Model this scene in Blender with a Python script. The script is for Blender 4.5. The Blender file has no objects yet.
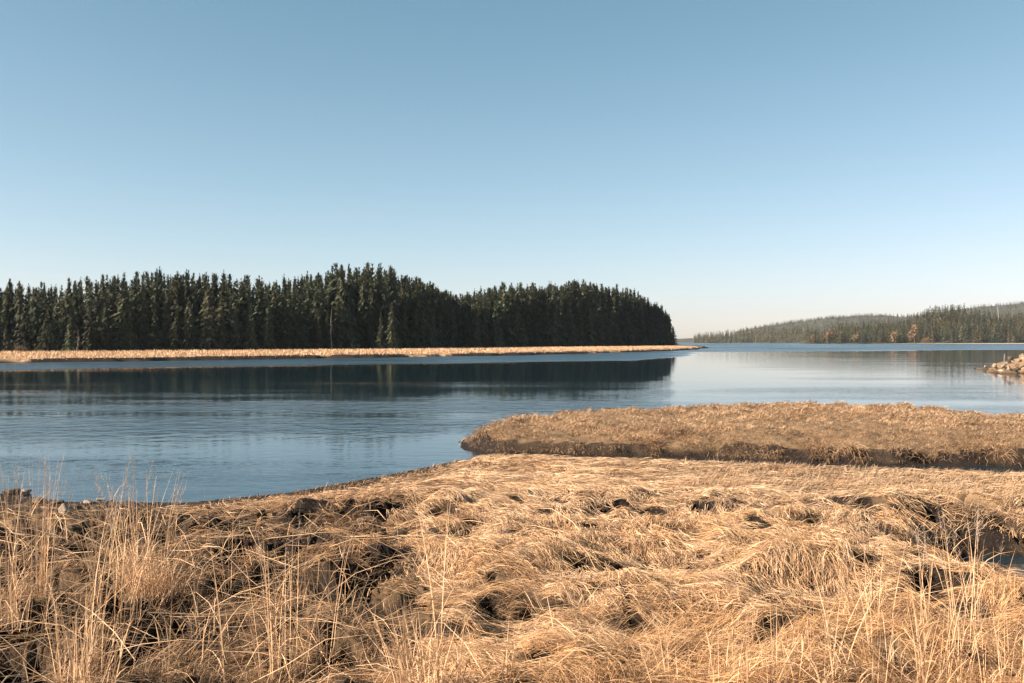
import bpy, bmesh, math, random
import numpy as np

# ------------------------------------------------------------------ camera, sky, sun, exposure
S = bpy.context.scene
C = S.collection
H = 2.9                      # eye height above the water, metres
F = 995.0                    # focal length in pixels of a 1024 wide frame
cam_d = bpy.data.cameras.new("camera"); cam_d.lens = 35.0; cam_d.sensor_width = 36.0
cam_d.clip_start = 0.1; cam_d.clip_end = 20000
cam = bpy.data.objects.new("camera", cam_d); C.objects.link(cam)
cam.location = (0, 0, H); cam.rotation_euler = (math.radians(90), 0, 0)
S.camera = cam

SUN_EL = math.radians(28)
SUN_ROT = math.radians(-107)   # from the left, a little behind the camera
sun_dir = (math.sin(SUN_ROT)*math.cos(SUN_EL), math.cos(SUN_ROT)*math.cos(SUN_EL), math.sin(SUN_EL))
W = bpy.data.worlds.new("World"); S.world = W; W.use_nodes = True
nt = W.node_tree; nt.nodes.clear()
sky = nt.nodes.new("ShaderNodeTexSky"); sky.sky_type = 'NISHITA'; sky.sun_disc = False
sky.sun_elevation = SUN_EL; sky.sun_rotation = SUN_ROT
sky.altitude = 0; sky.air_density = 0.75; sky.dust_density = 0.4; sky.ozone_density = 3.2
hsv = nt.nodes.new("ShaderNodeHueSaturation"); hsv.inputs['Saturation'].default_value = 0.8
hsv.inputs['Hue'].default_value = 0.484
sep = nt.nodes.new("ShaderNodeSeparateColor"); com = nt.nodes.new("ShaderNodeCombineColor")
nt.links.new(hsv.outputs[0], sep.inputs[0])
for ch, ex_, ga in ((0, 1.31, 0.775), (1, 0.98, 1.075), (2, 0.97, 1.04)):   # colour response of the picture's sky
    pw = nt.nodes.new("ShaderNodeMath"); pw.operation = 'POWER'; pw.inputs[1].default_value = ex_
    mu = nt.nodes.new("ShaderNodeMath"); mu.operation = 'MULTIPLY'; mu.inputs[1].default_value = ga
    nt.links.new(sep.outputs[ch], pw.inputs[0]); nt.links.new(pw.outputs[0], mu.inputs[0]); nt.links.new(mu.outputs[0], com.inputs[ch])
bg = nt.nodes.new("ShaderNodeBackground"); bg.inputs['Strength'].default_value = 0.0595
wo = nt.nodes.new("ShaderNodeOutputWorld")
nt.links.new(sky.outputs[0], hsv.inputs['Color']); nt.links.new(com.outputs[0], bg.inputs['Color']); nt.links.new(bg.outputs[0], wo.inputs['Surface'])
from mathutils import Vector
sl = bpy.data.lights.new("sun", 'SUN'); sl.energy = 5.0; sl.angle = math.radians(0.5); sl.color = (1.0, 0.85, 0.69)
so = bpy.data.objects.new("sun", sl); C.objects.link(so); so.location = (-60, -20, 60)
so.rotation_euler = Vector(sun_dir).to_track_quat('Z', 'Y').to_euler()
S.view_settings.view_transform = 'Standard'; S.view_settings.look = 'None'
S.view_settings.exposure = 1.38; S.view_settings.gamma = 1.0; S.view_settings.use_curve_mapping = False
S.cycles.use_denoising = True
S.cycles.max_bounces = 6; S.cycles.diffuse_bounces = 3; S.cycles.glossy_bounces = 3
S.cycles.transmission_bounces = 3; S.cycles.volume_bounces = 0; S.cycles.transparent_max_bounces = 8
S.cycles.caustics_reflective = False; S.cycles.caustics_refractive = False

rng = np.random.default_rng(7)
random.seed(7)

# ------------------------------------------------------------------ helpers
def hash2(ix, iy, seed):
    h = (ix.astype(np.int64)*374761393 + iy.astype(np.int64)*668265263 + seed*1442695041) & 0xffffffff
    h = ((h ^ (h >> 13))*1274126177) & 0xffffffff
    h = h ^ (h >> 16)
    return (h & 0xffffff)/float(0xffffff)

def vnoise(x, y, seed=0):
    x = np.asarray(x, float); y = np.asarray(y, float)
    ix = np.floor(x); iy = np.floor(y); fx = x-ix; fy = y-iy
    ux = fx*fx*fx*(fx*(fx*6-15)+10); uy = fy*fy*fy*(fy*(fy*6-15)+10)
    a = hash2(ix, iy, seed); b = hash2(ix+1, iy, seed); c = hash2(ix, iy+1, seed); d = hash2(ix+1, iy+1, seed)
    return (a*(1-ux)+b*ux)*(1-uy) + (c*(1-ux)+d*ux)*uy

def fbm(x, y, seed=0, octv=4):
    s = 0; a = 0.5; t = 0
    for k in range(octv):
        s = s + a*vnoise(x*2**k + 17.3*k, y*2**k - 9.1*k, seed+k); t += a; a *= 0.5
    return s/t

def sstep(a, b, x):
    t = np.clip((x-a)/(b-a), 0, 1); return t*t*(3-2*t)

def sdf(poly, x, y):
    """signed distance, positive inside"""
    P = np.asarray(poly, float); n = len(P)
    d = np.full(np.shape(x), 1e18); inside = np.zeros(np.shape(x), bool)
    for i in range(n):
        ax, ay = P[i]; bx, by = P[(i+1) % n]
        ex, ey = bx-ax, by-ay
        t = np.clip(((x-ax)*ex+(y-ay)*ey)/(ex*ex+ey*ey), 0, 1)
        d = np.minimum(d, (x-ax-t*ex)**2+(y-ay-t*ey)**2)
        if ey != 0:
            c = ((ay > y) != (by > y)) & (x < ex*(y-ay)/ey+ax)
            inside ^= c
    d = np.sqrt(d)
    return np.where(inside, d, -d)

def pix(px, py, z=0.0):
    """ground point at height z seen at a photo pixel: used once, to survey the site plan"""
    Y = (H-z)*F/(py-342.0); return ((px-512)/F*Y, Y)

def mesh_np(name, verts, faces, mat=None, col=None, smooth=False, attr=None, parent=None, nv=None):
    """verts (n,3); faces (m,k) with k constant"""
    me = bpy.data.meshes.new(name)
    verts = np.ascontiguousarray(verts, dtype=np.float32); faces = np.ascontiguousarray(faces, dtype=np.int32)
    m, k = faces.shape
    me.vertices.add(len(verts)); me.vertices.foreach_set("co", verts.ravel())
    me.loops.add(m*k); me.loops.foreach_set("vertex_index", faces.ravel())
    me.polygons.add(m); me.polygons.foreach_set("loop_start", np.arange(0, m*k, k, dtype=np.int32))
    try: me.polygons.foreach_set("loop_total", np.full(m, k, dtype=np.int32))
    except Exception: pass
    if smooth: me.polygons.foreach_set("use_smooth", np.ones(m, bool))
    me.update(calc_edges=True)
    if col is not None:
        a = me.color_attributes.new("col", 'FLOAT_COLOR', 'POINT')
        c4 = np.ones((len(verts), 4), np.float32); c4[:, :3] = col
        a.data.foreach_set("color", c4.ravel())
    for an, av in (attr or {}).items():
        a = me.attributes.new(an, 'FLOAT', 'POINT'); a.data.foreach_set("value", np.asarray(av, np.float32))
    if mat: me.materials.append(mat)
    o = bpy.data.objects.new(name, me); C.objects.link(o)
    if parent: o.parent = parent
    return o

def tag(o, label=None, cat=None, group=None, kind=None):
    if label: o["label"] = label
    if cat: o["category"] = cat
    if group: o["group"] = group
    if kind: o["kind"] = kind
    return o

def empty(name, loc):
    o = bpy.data.objects.new(name, None); C.objects.link(o); o.location = loc; o.empty_display_size = 0.3
    return o

def new_mat(name):
    m = bpy.data.materials.new(name); m.use_nodes = True
    t = m.node_tree; t.nodes.clear()
    out = t.nodes.new("ShaderNodeOutputMaterial")
    return m, t, out

def N(t, kind, **kw):
    n = t.nodes.new(kind)
    for k, v in kw.items():
        if k in n.inputs: n.inputs[k].default_value = v
        else: setattr(n, k, v)
    return n

# ------------------------------------------------------------------ materials
def leafy(name, attr='col', transl=0.25, obj_random=0.0, rough=0.6):
    m, t, out = new_mat(name)
    a = N(t, "ShaderNodeAttribute", attribute_name=attr)
    src = a.outputs['Color']
    if obj_random:
        oi = N(t, "ShaderNodeObjectInfo")
        hs = N(t, "ShaderNodeHueSaturation")
        mr = N(t, "ShaderNodeMapRange"); mr.inputs['To Min'].default_value = 1-obj_random; mr.inputs['To Max'].default_value = 1+1.7*obj_random
        mh = N(t, "ShaderNodeMapRange"); mh.inputs['To Min'].default_value = 0.455; mh.inputs['To Max'].default_value = 0.52
        mul = N(t, "ShaderNodeMath", operation='MULTIPLY'); mul.inputs[1].default_value = 7.13
        fr = N(t, "ShaderNodeMath", operation='FRACT')
        t.links.new(oi.outputs['Random'], mr.inputs['Value']); t.links.new(oi.outputs['Random'], mul.inputs[0]); t.links.new(mul.outputs[0], fr.inputs[0])
        t.links.new(fr.outputs[0], mh.inputs['Value']); t.links.new(mh.outputs[0], hs.inputs['Hue']); t.links.new(mr.outputs[0], hs.inputs['Value'])
        t.links.new(src, hs.inputs['Color']); src = hs.outputs[0]
    d = N(t, "ShaderNodeBsdfPrincipled", Roughness=rough); d.inputs['Specular IOR Level'].default_value = 0.25
    tr = N(t, "ShaderNodeBsdfTranslucent"); mx = N(t, "ShaderNodeMixShader", Fac=transl)
    t.links.new(src, d.inputs['Base Color']); t.links.new(src, tr.inputs['Color'])
    t.links.new(d.outputs[0], mx.inputs[1]); t.links.new(tr.outputs[0], mx.inputs[2]); t.links.new(mx.outputs[0], out.inputs['Surface'])
    return m

M_grass = leafy("dry_grass", transl=0.10)
M_needle = leafy("spruce_needles", transl=0.12, obj_random=0.42)
M_needle_far = leafy("far_needles", transl=0.12)

def noisy(name, c1, c2, scale, rough=0.9, bump=0.0, c3=None, bscale=None):
    m, t, out = new_mat(name)
    tc = N(t, "ShaderNodeTexCoord"); nz = N(t, "ShaderNodeTexNoise", Scale=scale, Detail=6.0, Roughness=0.6)
    t.links.new(tc.outputs['Object'], nz.inputs['Vector'])
    cr = N(t, "ShaderNodeValToRGB"); e = cr.color_ramp.elements
    e[0].position = 0.32; e[0].color = (*c1, 1); e[1].position = 0.68; e[1].color = (*c2, 1)
    if c3: q = cr.color_ramp.elements.new(0.5); q.color = (*c3, 1)
    b = N(t, "ShaderNodeBsdfPrincipled", Roughness=rough); b.inputs['Specular IOR Level'].default_value = 0.3
    t.links.new(nz.outputs['Fac'], cr.inputs['Fac']); t.links.new(cr.outputs[0], b.inputs['Base Color'])
    if bump:
        n2 = N(t, "ShaderNodeTexNoise", Scale=bscale or scale*3, Detail=5.0); t.links.new(tc.outputs['Object'], n2.inputs['Vector'])
        bp = N(t, "ShaderNodeBump", Strength=bump); t.links.new(n2.outputs['Fac'], bp.inputs['Height']); t.links.new(bp.outputs[0], b.inputs['Normal'])
    t.links.new(b.outputs[0], out.inputs['Surface'])
    return m

M_bark = noisy("bark", (0.05, 0.035, 0.025), (0.12, 0.09, 0.07), 3.0)
M_rock = noisy("shore_rock", (0.18, 0.135, 0.10), (0.42, 0.33, 0.25), 3.0, bump=0.6, c3=(0.30, 0.23, 0.175))
M_darkrock = noisy("weedy_rock", (0.035, 0.028, 0.022), (0.13, 0.10, 0.075), 4.0, bump=0.6)
M_post = noisy("grey_wood", (0.10, 0.085, 0.07), (0.22, 0.19, 0.16), 8.0)
M_snag = noisy("bleached_wood", (0.4, 0.37, 0.33), (0.55, 0.5, 0.45), 1.0)
M_straw = leafy("reed_straw", transl=0.2)

# ------------------------------------------------------------------ site plan (metres; x right, y away, water at z = 0)
NEAR = [(-60, 2), (-60, 40), (-30, 24), (-14, 20.0), (-10.2, 19.2), (-8, 17.9), (-5.8, 17.8), (-4.24, 19.0), (-2.53, 21.8), (-1.3, 24.2), (0, 23.8),
        (2, 23.2), (4.2, 22.4), (7, 21.4), (10, 20.2), (14, 18.8), (22, 14.5), (60, 12), (200, 5), (200, -80), (-200, -80), (-200, 2)]
PEN = [(-1.45, 28.6), (-1.2, 26.6), (-0.6, 25.5), (1.2, 25.1), (3.4, 24.6), (5.5, 24.2), (8.5, 23.4), (11.7, 22.9), (16, 21.6), (23, 19.5), (60, 14), (200, 8),
       (200, 18), (60, 25), (30, 27), (21, 30.5), (17.7, 34.5), (16.6, 37.6), (15.5, 39.6), (13, 40.8), (10.1, 40.8), (7.6, 40.0), (5.3, 38.5), (3.4, 37.6), (1.75, 36.2), (0.4, 34.4), (-0.5, 32.4), (-1.15, 30.4)]
FAR = [(-400, 40), (-160, 92), (-110, 112), (-68, 133), (-54, 146), (-41, 160), (-20, 184), (0, 207), (20, 244), (36, 276), (48, 304), (62, 350), (74, 396), (86, 446),
       (84, 462), (78, 490), (70, 560), (30, 720), (-200, 900), (-900, 900), (-1200, 300)]
SPIT = [(49.2, 105.5), (46.0, 98), (44.2, 90), (45.5, 86), (49, 84), (60, 82), (120, 78), (200, 80), (200, 130), (90, 128), (62, 118), (54, 112)]
WOODLINE = [(-420, 148), (-280, 152), (-160, 165), (-80, 176), (0, 190), (128, 205), (256, 222), (350, 245), (415, 268), (440, 285), (450, 305), (512, 335), (590, 390), (640, 425), (668, 452)]  # photo column, distance

# hollows between the tussocks: column, row, half width px, half height px, depth
HOLL = [(652, 513, 16, 5, .5), (640, 528, 12, 4, .4), (774, 514, 9, 5, .5), (752, 530, 10, 5, .42), (855, 569, 13, 8, .55), (514, 571, 9, 9, .55), (545, 566, 12, 4, .38), (572, 574, 13, 6, .42),
        (487, 618, 12, 14, .6), (500, 655, 11, 17, .6), (474, 642, 8, 10, .5), (512, 630, 7, 9, .45), (492, 590, 8, 4, .4), (478, 600, 10, 9, .5), (345, 648, 26, 13, .55), (312, 690, 24, 12, .5), (392, 636, 14, 9, .5), (22, 652, 50, 16, .6), (100, 668, 40, 13, .55), (40, 548, 34, 24, .55), (78, 520, 32, 8, .4),
        (160, 595, 22, 7, .45), (250, 556, 16, 8, .45), (210, 575, 24, 8, .45), (300, 560, 13, 7, .4), (350, 590, 16, 9, .45), (368, 562, 13, 7, .4), (330, 545, 14, 6, .4), (397, 575, 12, 7, .4), (420, 556, 8, 6, .35),
        (120, 556, 20, 8, .4), (560, 622, 12, 7, .35), (620, 575, 12, 6, .38), (645, 590, 9, 8, .38), (750, 565, 12, 5, .32), (712, 640, 12, 8, .4), (680, 660, 14, 7, .35), (800, 600, 20, 10, .45), (815, 622, 13, 11, .45), (925, 545, 18, 16, .6), (905, 580, 14, 14, .55),
        (945, 562, 15, 13, .5), (880, 600, 18, 11, .45), (870, 510, 16, 4, .35), (900, 513, 14, 4, .35), (935, 512, 14, 4, .35), (970, 508, 14, 5, .35), (830, 506, 12, 4, .3), (600, 545, 10, 4, .25), (470, 530, 13, 4, .28),
        (390, 530, 12, 5, .3), (440, 515, 10, 3, .2), (530, 540, 12, 4, .25), (700, 555, 10, 4, .26), (660, 548, 10, 4, .26), (840, 540, 12, 5, .3), (790, 548, 9, 4, .26), (268, 600, 15, 9, .4), (230, 640, 20, 11, .45), (600, 650, 13, 8, .35), (760, 650, 15, 9, .35), (580, 600, 9, 5, .3), (540, 690, 18, 10, .4),
        (190, 530, 14, 5, .3), (250, 525, 11, 4, .26), (285, 535, 12, 4, .3), (410, 600, 9, 6, .3), (170, 640, 20, 9, .4), (60, 600, 18, 9, .4)]
def near_base(y):
    return np.interp(y, [-80, 0, 5, 8, 12, 16, 20, 25], [1.6, 1.25, 1.0, .8, .62, .42, .24, .18])
HW = []
for (px, py, rx, ry, dep) in HOLL:
    z = 0.8
    for _ in range(6):
        X, Y = pix(px, py, z); z = float(near_base(Y))
    HW.append((X, Y, rx*Y/F*0.95, max(0.16, min(0.6, ry*Y*Y/(F*(H-z))*0.62)), dep*.85))
HWA = np.array(HW)

def flow_angle(x, y):
    """direction in which the flattened grass lies"""
    base = -1.15 + 0.5*sstep(15, 19, y)*0 + 0.9*sstep(13, 19, y)
    return base + 2.4*(fbm(x*0.3+3, y*0.3, 41, 3)-0.5) + 1.9*(vnoise(x*1.5, y*1.5, 45)-0.5)

def smooth_near(x, y):
    """near marsh surface without hollows"""
    d = sdf(NEAR, x, y)
    b = near_base(y)
    gentle = sstep(-0.2, -2.2, x)            # beach on the left, cut bank along the creek
    wd = 0.5 + 4.6*gentle
    low = -0.9 + 0.9*sstep(-2.0, 0, d)
    h = np.where(d > 0, b*(0.08+0.92*sstep(0, 1, d/wd)), low*(1-gentle*0.5))
    bumps = (fbm(x*0.75, y*0.75, 3, 3)-0.5)*0.40 + (fbm(x*2.1, y*2.1, 11, 2)-0.5)*0.26 + (0.5-np.abs(vnoise(x*1.5+4, y*1.5, 13)-0.5)*2)*0.10
    far_damp = (1-0.72*sstep(14, 18, y))*(1-.7*sstep(-4.5, -6.5, x)*sstep(12, 15, y))
    h = h + np.where(d > 0, bumps*far_damp*sstep(0, 2.0, d), 0)
    # tidal gully that enters on the right
    q = ((x-7.6)/3.5)**2 + ((y-10.4-0.10*(x-8))/4.1)**2
    q = q*(0.85+0.3*vnoise(x*1.3, y*1.3, 9))
    g = 1-sstep(0.5, 1.2, q)
    g2 = 1-sstep(0.6, 1.3, ((x-14)/5.5)**2 + ((y-13.0)/1.8)**2)
    h = h*(1-np.maximum(g, g2)) + (-0.12)*np.maximum(g, g2)
    return h, d, np.maximum(g, g2)

def hollow(x, y):
    out = np.zeros(np.shape(x)); wob = (vnoise(x*3.1, y*3.1, 61)-0.5)*0.8+(vnoise(x*8.3, y*8.3, 62)-0.5)*0.7
    for (hx, hy, rx, ry, dep) in HW:
        m = (np.abs(x-hx) < rx*2.2) & (np.abs(y-hy) < ry*2.2)
        if not m.any(): continue
        # holes lean with the grass: right side nearer
        u = (x[m]-hx); v = (y[m]-hy) + 0.35*u
        q = np.sqrt((u/rx)**2 + (v/ry)**2)*1.12 + wob[m]*0.9
        out[m] = np.maximum(out[m], dep*(1-sstep(0.5, 1.1, q)))
    # tangled ground on the left has many small gaps
    lf = sstep(-0.05, -0.2, x/np.maximum(y, 1))*sstep(16.5, 14.5, y)*sstep(2, 4.5, y)
    n = vnoise(x*3.4, y*2.6, 77)*0.6 + vnoise(x*7.6, y*6.4, 78)*0.4
    out = np.maximum(out, lf*0.32*sstep(0.47, 0.56, n + .08*sstep(-.26, -.4, x/np.maximum(y, 1))))
    # fissures that run with the grass
    a = flow_angle(x, y); al = x*np.cos(a)+y*np.sin(a); ac = -x*np.sin(a)+y*np.cos(a)
    wl = -1.15; al = x*math.cos(wl)+y*math.sin(wl) + .25*vnoise(x*2, y*2, 72); ac = -x*math.sin(wl)+y*math.cos(wl) + .25*vnoise(x*2+9, y*2, 73)
    ck = vnoise(al*1.5, ac*4.2, 74)*.75+vnoise(al*3.5, ac*9, 75)*.25
    out = np.maximum(out, 0.24*sstep(.67, .74, ck)*sstep(17.5, 14.5, y)*sstep(2, 4, y))
    mid = sstep(2, 4, y)*sstep(16, 13, y)
    n2 = vnoise(x*4.4+5, y*3.2, 87)*0.6 + vnoise(x*9.2, y*7.2, 88)*0.4
    out = np.maximum(out, mid*0.24*sstep(0.69, 0.76, n2))
    return out

def land(x, y):
    x = np.asarray(x, float); y = np.asarray(y, float)
    h = np.full(x.shape, -1.2)
    near = (y < 60)
    n = near
    if n.any():
        hh, d, g = smooth_near(x[n], y[n])
        hh = hh - hollow(x[n], y[n])*sstep(0.4, 1.2, d)*(1-g)
        h[n] = np.maximum(h[n], hh)
        dp = sdf(PEN, x[n], y[n]) + (fbm(x[n]*1.1, y[n]*1.1, 21, 3)-0.52)*(0.15+.95*sstep(-1, 2.5, x[n]))-.05
        hp = -1.0 + 1.02*sstep(-1.6, 0, dp) + 0.30*sstep(0.0, 0.55, dp) + 0.10*sstep(0.5, 3, dp)
        hp = hp + np.where(dp > 0, (fbm(x[n]*1.6, y[n]*1.6, 23, 3)-0.5)*0.34*sstep(0, .8, dp), 0)
        h[n] = np.maximum(h[n], hp)
    f = (y > 30)
    if f.any():
        d = sdf(FAR, x[f], y[f]) + (vnoise(x[f]*0.12, y[f]*0.12, 31)-0.5)*6 + (vnoise(x[f]*0.5, y[f]*0.5, 33)-0.5)*2
        hf = -1.2 + 1.2*sstep(-6, 0, d) + 0.55*sstep(0, 1.2, d) + 0.32*sstep(1, 14, d)
        hf = hf + 3.0*sstep(60, 160, d)
        hf = hf + np.where(d > 0, (fbm(x[f]*.4, y[f]*.4, 35, 3)-.5)*.25, 0)
        h[f] = np.maximum(h[f], hf)
        ds = sdf(SPIT, x[f], y[f]) + (vnoise(x[f]*0.5, y[f]*0.5, 37)-0.5)*2
        hs = -1.2 + 1.2*sstep(-3, 0, ds) + 1.1*sstep(0, 5, ds) + 0.8*sstep(2, 9, ds)
        hs = hs + np.where(ds > 0, (vnoise(x[f]*.8, y[f]*.8, 39)-.5)*.5, 0)
        h[f] = np.maximum(h[f], hs)
    return h

# ------------------------------------------------------------------ ground: one sheet, finer near the viewpoint
def polar_grid(r, a):
    R, A = np.meshgrid(r, a, indexing='ij')
    x = R*np.sin(A); y = R*np.cos(A)
    nr, na = R.shape
    i = np.arange(nr-1)[:, None]; j = np.arange(na)[None, :]; j2 = (j+1) % na
    f = np.stack([np.broadcast_to(i*na+j, (nr-1, na)), np.broadcast_to(i*na+j2, (nr-1, na)), np.broadcast_to((i+1)*na+j2, (nr-1, na)), np.broadcast_to((i+1)*na+j, (nr-1, na))], -1).reshape(-1, 4)
    return x.ravel(), y.ravel(), f[:, ::-1]

fine = np.radians(np.linspace(-36, 36, 620)); coarse = np.radians(np.linspace(39, 321, 90))
ang = np.concatenate([fine, coarse])
rad = np.concatenate([np.linspace(0.3, 3.0, 10)[:-1], np.geomspace(3.0, 48, 560)[:-1], np.geomspace(48, 130, 60)[:-1], np.geomspace(130, 480, 330)[:-1], np.geomspace(480, 4600, 30)])
gx, gy, gf = polar_grid(rad, ang)
gz = land(gx, gy)
# what covers the ground: thatch, mud or turf
dn = sdf(NEAR, gx, gy); dp_ = sdf(PEN, gx, gy); df_ = sdf(FAR, gx, gy)
thatch = (sstep(0.8, 3.5, dn) * (0.35+0.65*sstep(12, 17, gy)))
thatch = np.where((gy < 25) & (dn > 0), thatch*sstep(0.52, 0.40, fbm(gx*0.8, gy*0.45, 91, 3)*0.6+0.2), 0)
thatch = np.where(dp_ > 0.6, 0.5, thatch)
thatch = np.where(df_ > 1.0+3.0*vnoise(gx*.3, gy*.3, 97), 1.0, thatch)
thatch = np.where((gy > 60) & (gx > 40) & (gy < 140), sstep(0.7, 1.3, gz), thatch)
hol = np.where(gy < 40, hollow(gx, gy), 0)
thatch = np.where((dp_ > -1.2) & (dp_ <= .6) & (gz > .06), .08*sstep(.40, .6, fbm(gx*1.4, gy*1.4, 95, 3)), thatch)
thatch = np.where((gy > 60) & (gx > 40) & (gy < 140) & (gz > .1), np.maximum(thatch, .55), thatch)
thatch = np.where(hol > 0.06, 0, thatch)
m, t, out = new_mat("marsh_ground")
at = N(t, "ShaderNodeAttribute", attribute_name="thatch")
geo = N(t, "ShaderNodeNewGeometry")
nz = N(t, "ShaderNodeTexNoise", Scale=7.0, Detail=9.0, Roughness=0.75); t.links.new(geo.outputs['Position'], nz.inputs['Vector'])
mud = N(t, "ShaderNodeValToRGB"); mud.color_ramp.elements[0].position = .3; mud.color_ramp.elements[1].position = .72
mud.color_ramp.elements[0].color = (0.008, 0.007, 0.007, 1); mud.color_ramp.elements[1].color = (0.042, 0.028, 0.020, 1)
stw = N(t, "ShaderNodeValToRGB"); stw.color_ramp.elements[0].position = .3; stw.color_ramp.elements[1].position = .7
stw.color_ramp.elements[0].color = (0.30, 0.175, 0.09, 1); stw.color_ramp.elements[1].color = (0.58, 0.39, 0.22, 1)
t.links.new(nz.outputs['Fac'], mud.inputs[0]); t.links.new(nz.outputs['Fac'], stw.inputs[0])
mx = N(t, "ShaderNodeMix", data_type='RGBA'); t.links.new(at.outputs['Fac'], mx.inputs['Factor'])
t.links.new(mud.outputs[0], mx.inputs[6]); t.links.new(stw.outputs[0], mx.inputs[7])
b = N(t, "ShaderNodeBsdfPrincipled", Roughness=0.9); b.inputs['Specular IOR Level'].default_value = 0.2
n2 = N(t, "ShaderNodeTexNoise", Scale=24.0, Detail=8.0, Roughness=0.7); t.links.new(geo.outputs['Position'], n2.inputs['Vector'])
bp = N(t, "ShaderNodeBump", Strength=1.0, Distance=0.06); t.links.new(n2.outputs['Fac'], bp.inputs['Height']); t.links.new(bp.outputs[0], b.inputs['Normal'])
t.links.new(mx.outputs[2], b.inputs['Base Color']); t.links.new(b.outputs[0], out.inputs['Surface'])
ground = mesh_np("ground", np.stack([gx, gy, gz], -1), gf, m, smooth=True, attr={"thatch": thatch})
tag(ground, "brown marsh ground under the dry grass beside the inlet", kind="structure")

# ------------------------------------------------------------------ water
wr = np.concatenate([[0.5], np.geomspace(6, 60, 60)[:-1], np.geomspace(60, 800, 260)[:-1], np.geomspace(800, 4590, 20)])
wx, wy, wf = polar_grid(wr, np.concatenate([np.radians(np.linspace(-36, 36, 200)), coarse]))
edge = np.interp(wx, [-400, -52, -30, 0, 18, 35, 50, 150, 600], [39, 99.5, 116, 136, 150, 197, 268, 330, 420])
edge = edge*(1+0.10*(fbm(wx*0.03, wy*0.03, 51, 3)-0.5))
wind = sstep(0.95, 1.06, wy/np.maximum(edge, 1)+.05*(fbm(wx*.06, wy*.03, 57, 3)-.5))
patch = sstep(0.45, 0.62, fbm(wx*0.035, wy*0.10, 53, 4))
wind = np.where(wind < 0.5, 0.26*sstep(88, 34, wy)*(.5+1.0*sstep(.3, .7, fbm(wx*.05, wy*.30, 55, 4)))+.04*sstep(0, 40, wx-0.05*wy)*sstep(45, 90, wy), wind*(0.72+0.28*patch))
m, t, out = new_mat("inlet_water")
wa = N(t, "ShaderNodeAttribute", attribute_name="wind")
geo = N(t, "ShaderNodeNewGeometry")
def wave(sx, sy, sc, det):
    mp = N(t, "ShaderNodeMapping"); mp.inputs['Scale'].default_value = (sx, sy, 1); mp.inputs['Rotation'].default_value = (0, 0, 0.15)
    t.links.new(geo.outputs['Position'], mp.inputs['Vector'])
    n = N(t, "ShaderNodeTexNoise", Scale=sc, Detail=det, Roughness=0.5); t.links.new(mp.outputs[0], n.inputs['Vector']); return n
w1 = wave(0.6, 1.0, 4.0, 2.0); w2 = wave(0.75, 1.0, 1.15, 2.0); w3 = wave(0.25, 1.0, 0.12, 2.0)
add = N(t, "ShaderNodeMath", operation='MULTIPLY_ADD'); add.inputs[1].default_value = 2.6
t.links.new(w2.outputs['Fac'], add.inputs[0]); t.links.new(w1.outputs['Fac'], add.inputs[2])
gust = N(t, "ShaderNodeMapRange"); gust.inputs['From Min'].default_value = 0.35; gust.inputs['From Max'].default_value = 0.7; gust.inputs['To Min'].default_value = 0.35; gust.inputs['To Max'].default_value = 1.3
t.links.new(w3.outputs['Fac'], gust.inputs['Value'])
st = N(t, "ShaderNodeMapRange"); st.inputs['To Min'].default_value = 0.0042; st.inputs['To Max'].default_value = 0.11
t.links.new(wa.outputs['Fac'], st.inputs['Value'])
ml = N(t, "ShaderNodeMath", operation='MULTIPLY'); t.links.new(st.outputs[0], ml.inputs[0]); t.links.new(gust.outputs[0], ml.inputs[1])
bp = N(t, "ShaderNodeBump", Distance=1.0); t.links.new(ml.outputs[0], bp.inputs['Strength']); t.links.new(add.outputs[0], bp.inputs['Height'])
b = N(t, "ShaderNodeBsdfPrincipled", IOR=1.33); b.inputs['Base Color'].default_value = (0.008, 0.026, 0.038, 1)
rr = N(t, "ShaderNodeMapRange"); rr.inputs['To Min'].default_value = 0.03; rr.inputs['To Max'].default_value = 0.30
t.links.new(wa.outputs['Fac'], rr.inputs['Value']); t.links.new(rr.outputs[0], b.inputs['Roughness'])
t.links.new(bp.outputs[0], b.inputs['Normal']); t.links.new(b.outputs[0], out.inputs['Surface'])
water = mesh_np("water", np.stack([wx, wy, np.zeros_like(wx)], -1), wf, m, smooth=True, attr={"wind": wind})
tag(water, "calm blue inlet water with wind ripples far out", kind="structure")

# ------------------------------------------------------------------ hills across the inlet
def ridge(name, cols, near_y, far_y, rise_y, label, mat, bump, seed):
    """a hillside: cols = [(photo column, photo row of the crest, shore distance)]"""
    cs = np.array(cols, float)
    pc = np.linspace(cs[0, 0], cs[-1, 0], 260)
    crest = np.interp(pc, cs[:, 0], cs[:, 1]); shore = np.interp(pc, cs[:, 0], cs[:, 2])
    rows = np.linspace(0, 1, 40)
    V = []
    for k, s in enumerate(rows):
        Y = shore + s*rise_y*1.6
        X = (pc-512)/F*Y
        Yc = shore + rise_y
        hc = H + (342-crest)*Yc/F
        prof = np.sin(np.clip(s*1.6, 0, 1)*math.pi/2)**1.3 if s*1.6 <= 1 else 1-(s*1.6-1)*0.7
        z = -0.4 + hc*prof + (fbm(X*bump[1], Y*bump[1], seed, 4)-0.5)*bump[0]*min(1, s*6)
        if k == 0: z = np.full_like(X, -1.0)
        V.append(np.stack([X, Y, z], -1))
    V = np.array(V); nr, na = V.shape[:2]
    i = np.arange(nr-1)[:, None]; j = np.arange(na-1)[None, :]
    f = np.stack([np.broadcast_to(i*na+j, (nr-1, na-1)), np.broadcast_to(i*na+j+1, (nr-1, na-1)), np.broadcast_to((i+1)*na+j+1, (nr-1, na-1)), np.broadcast_to((i+1)*na+j, (nr-1, na-1))], -1).reshape(-1, 4)
    o = mesh_np(name, V.reshape(-1, 3), f, mat, smooth=True)
    tag(o, label, kind="structure")
    return V
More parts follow.
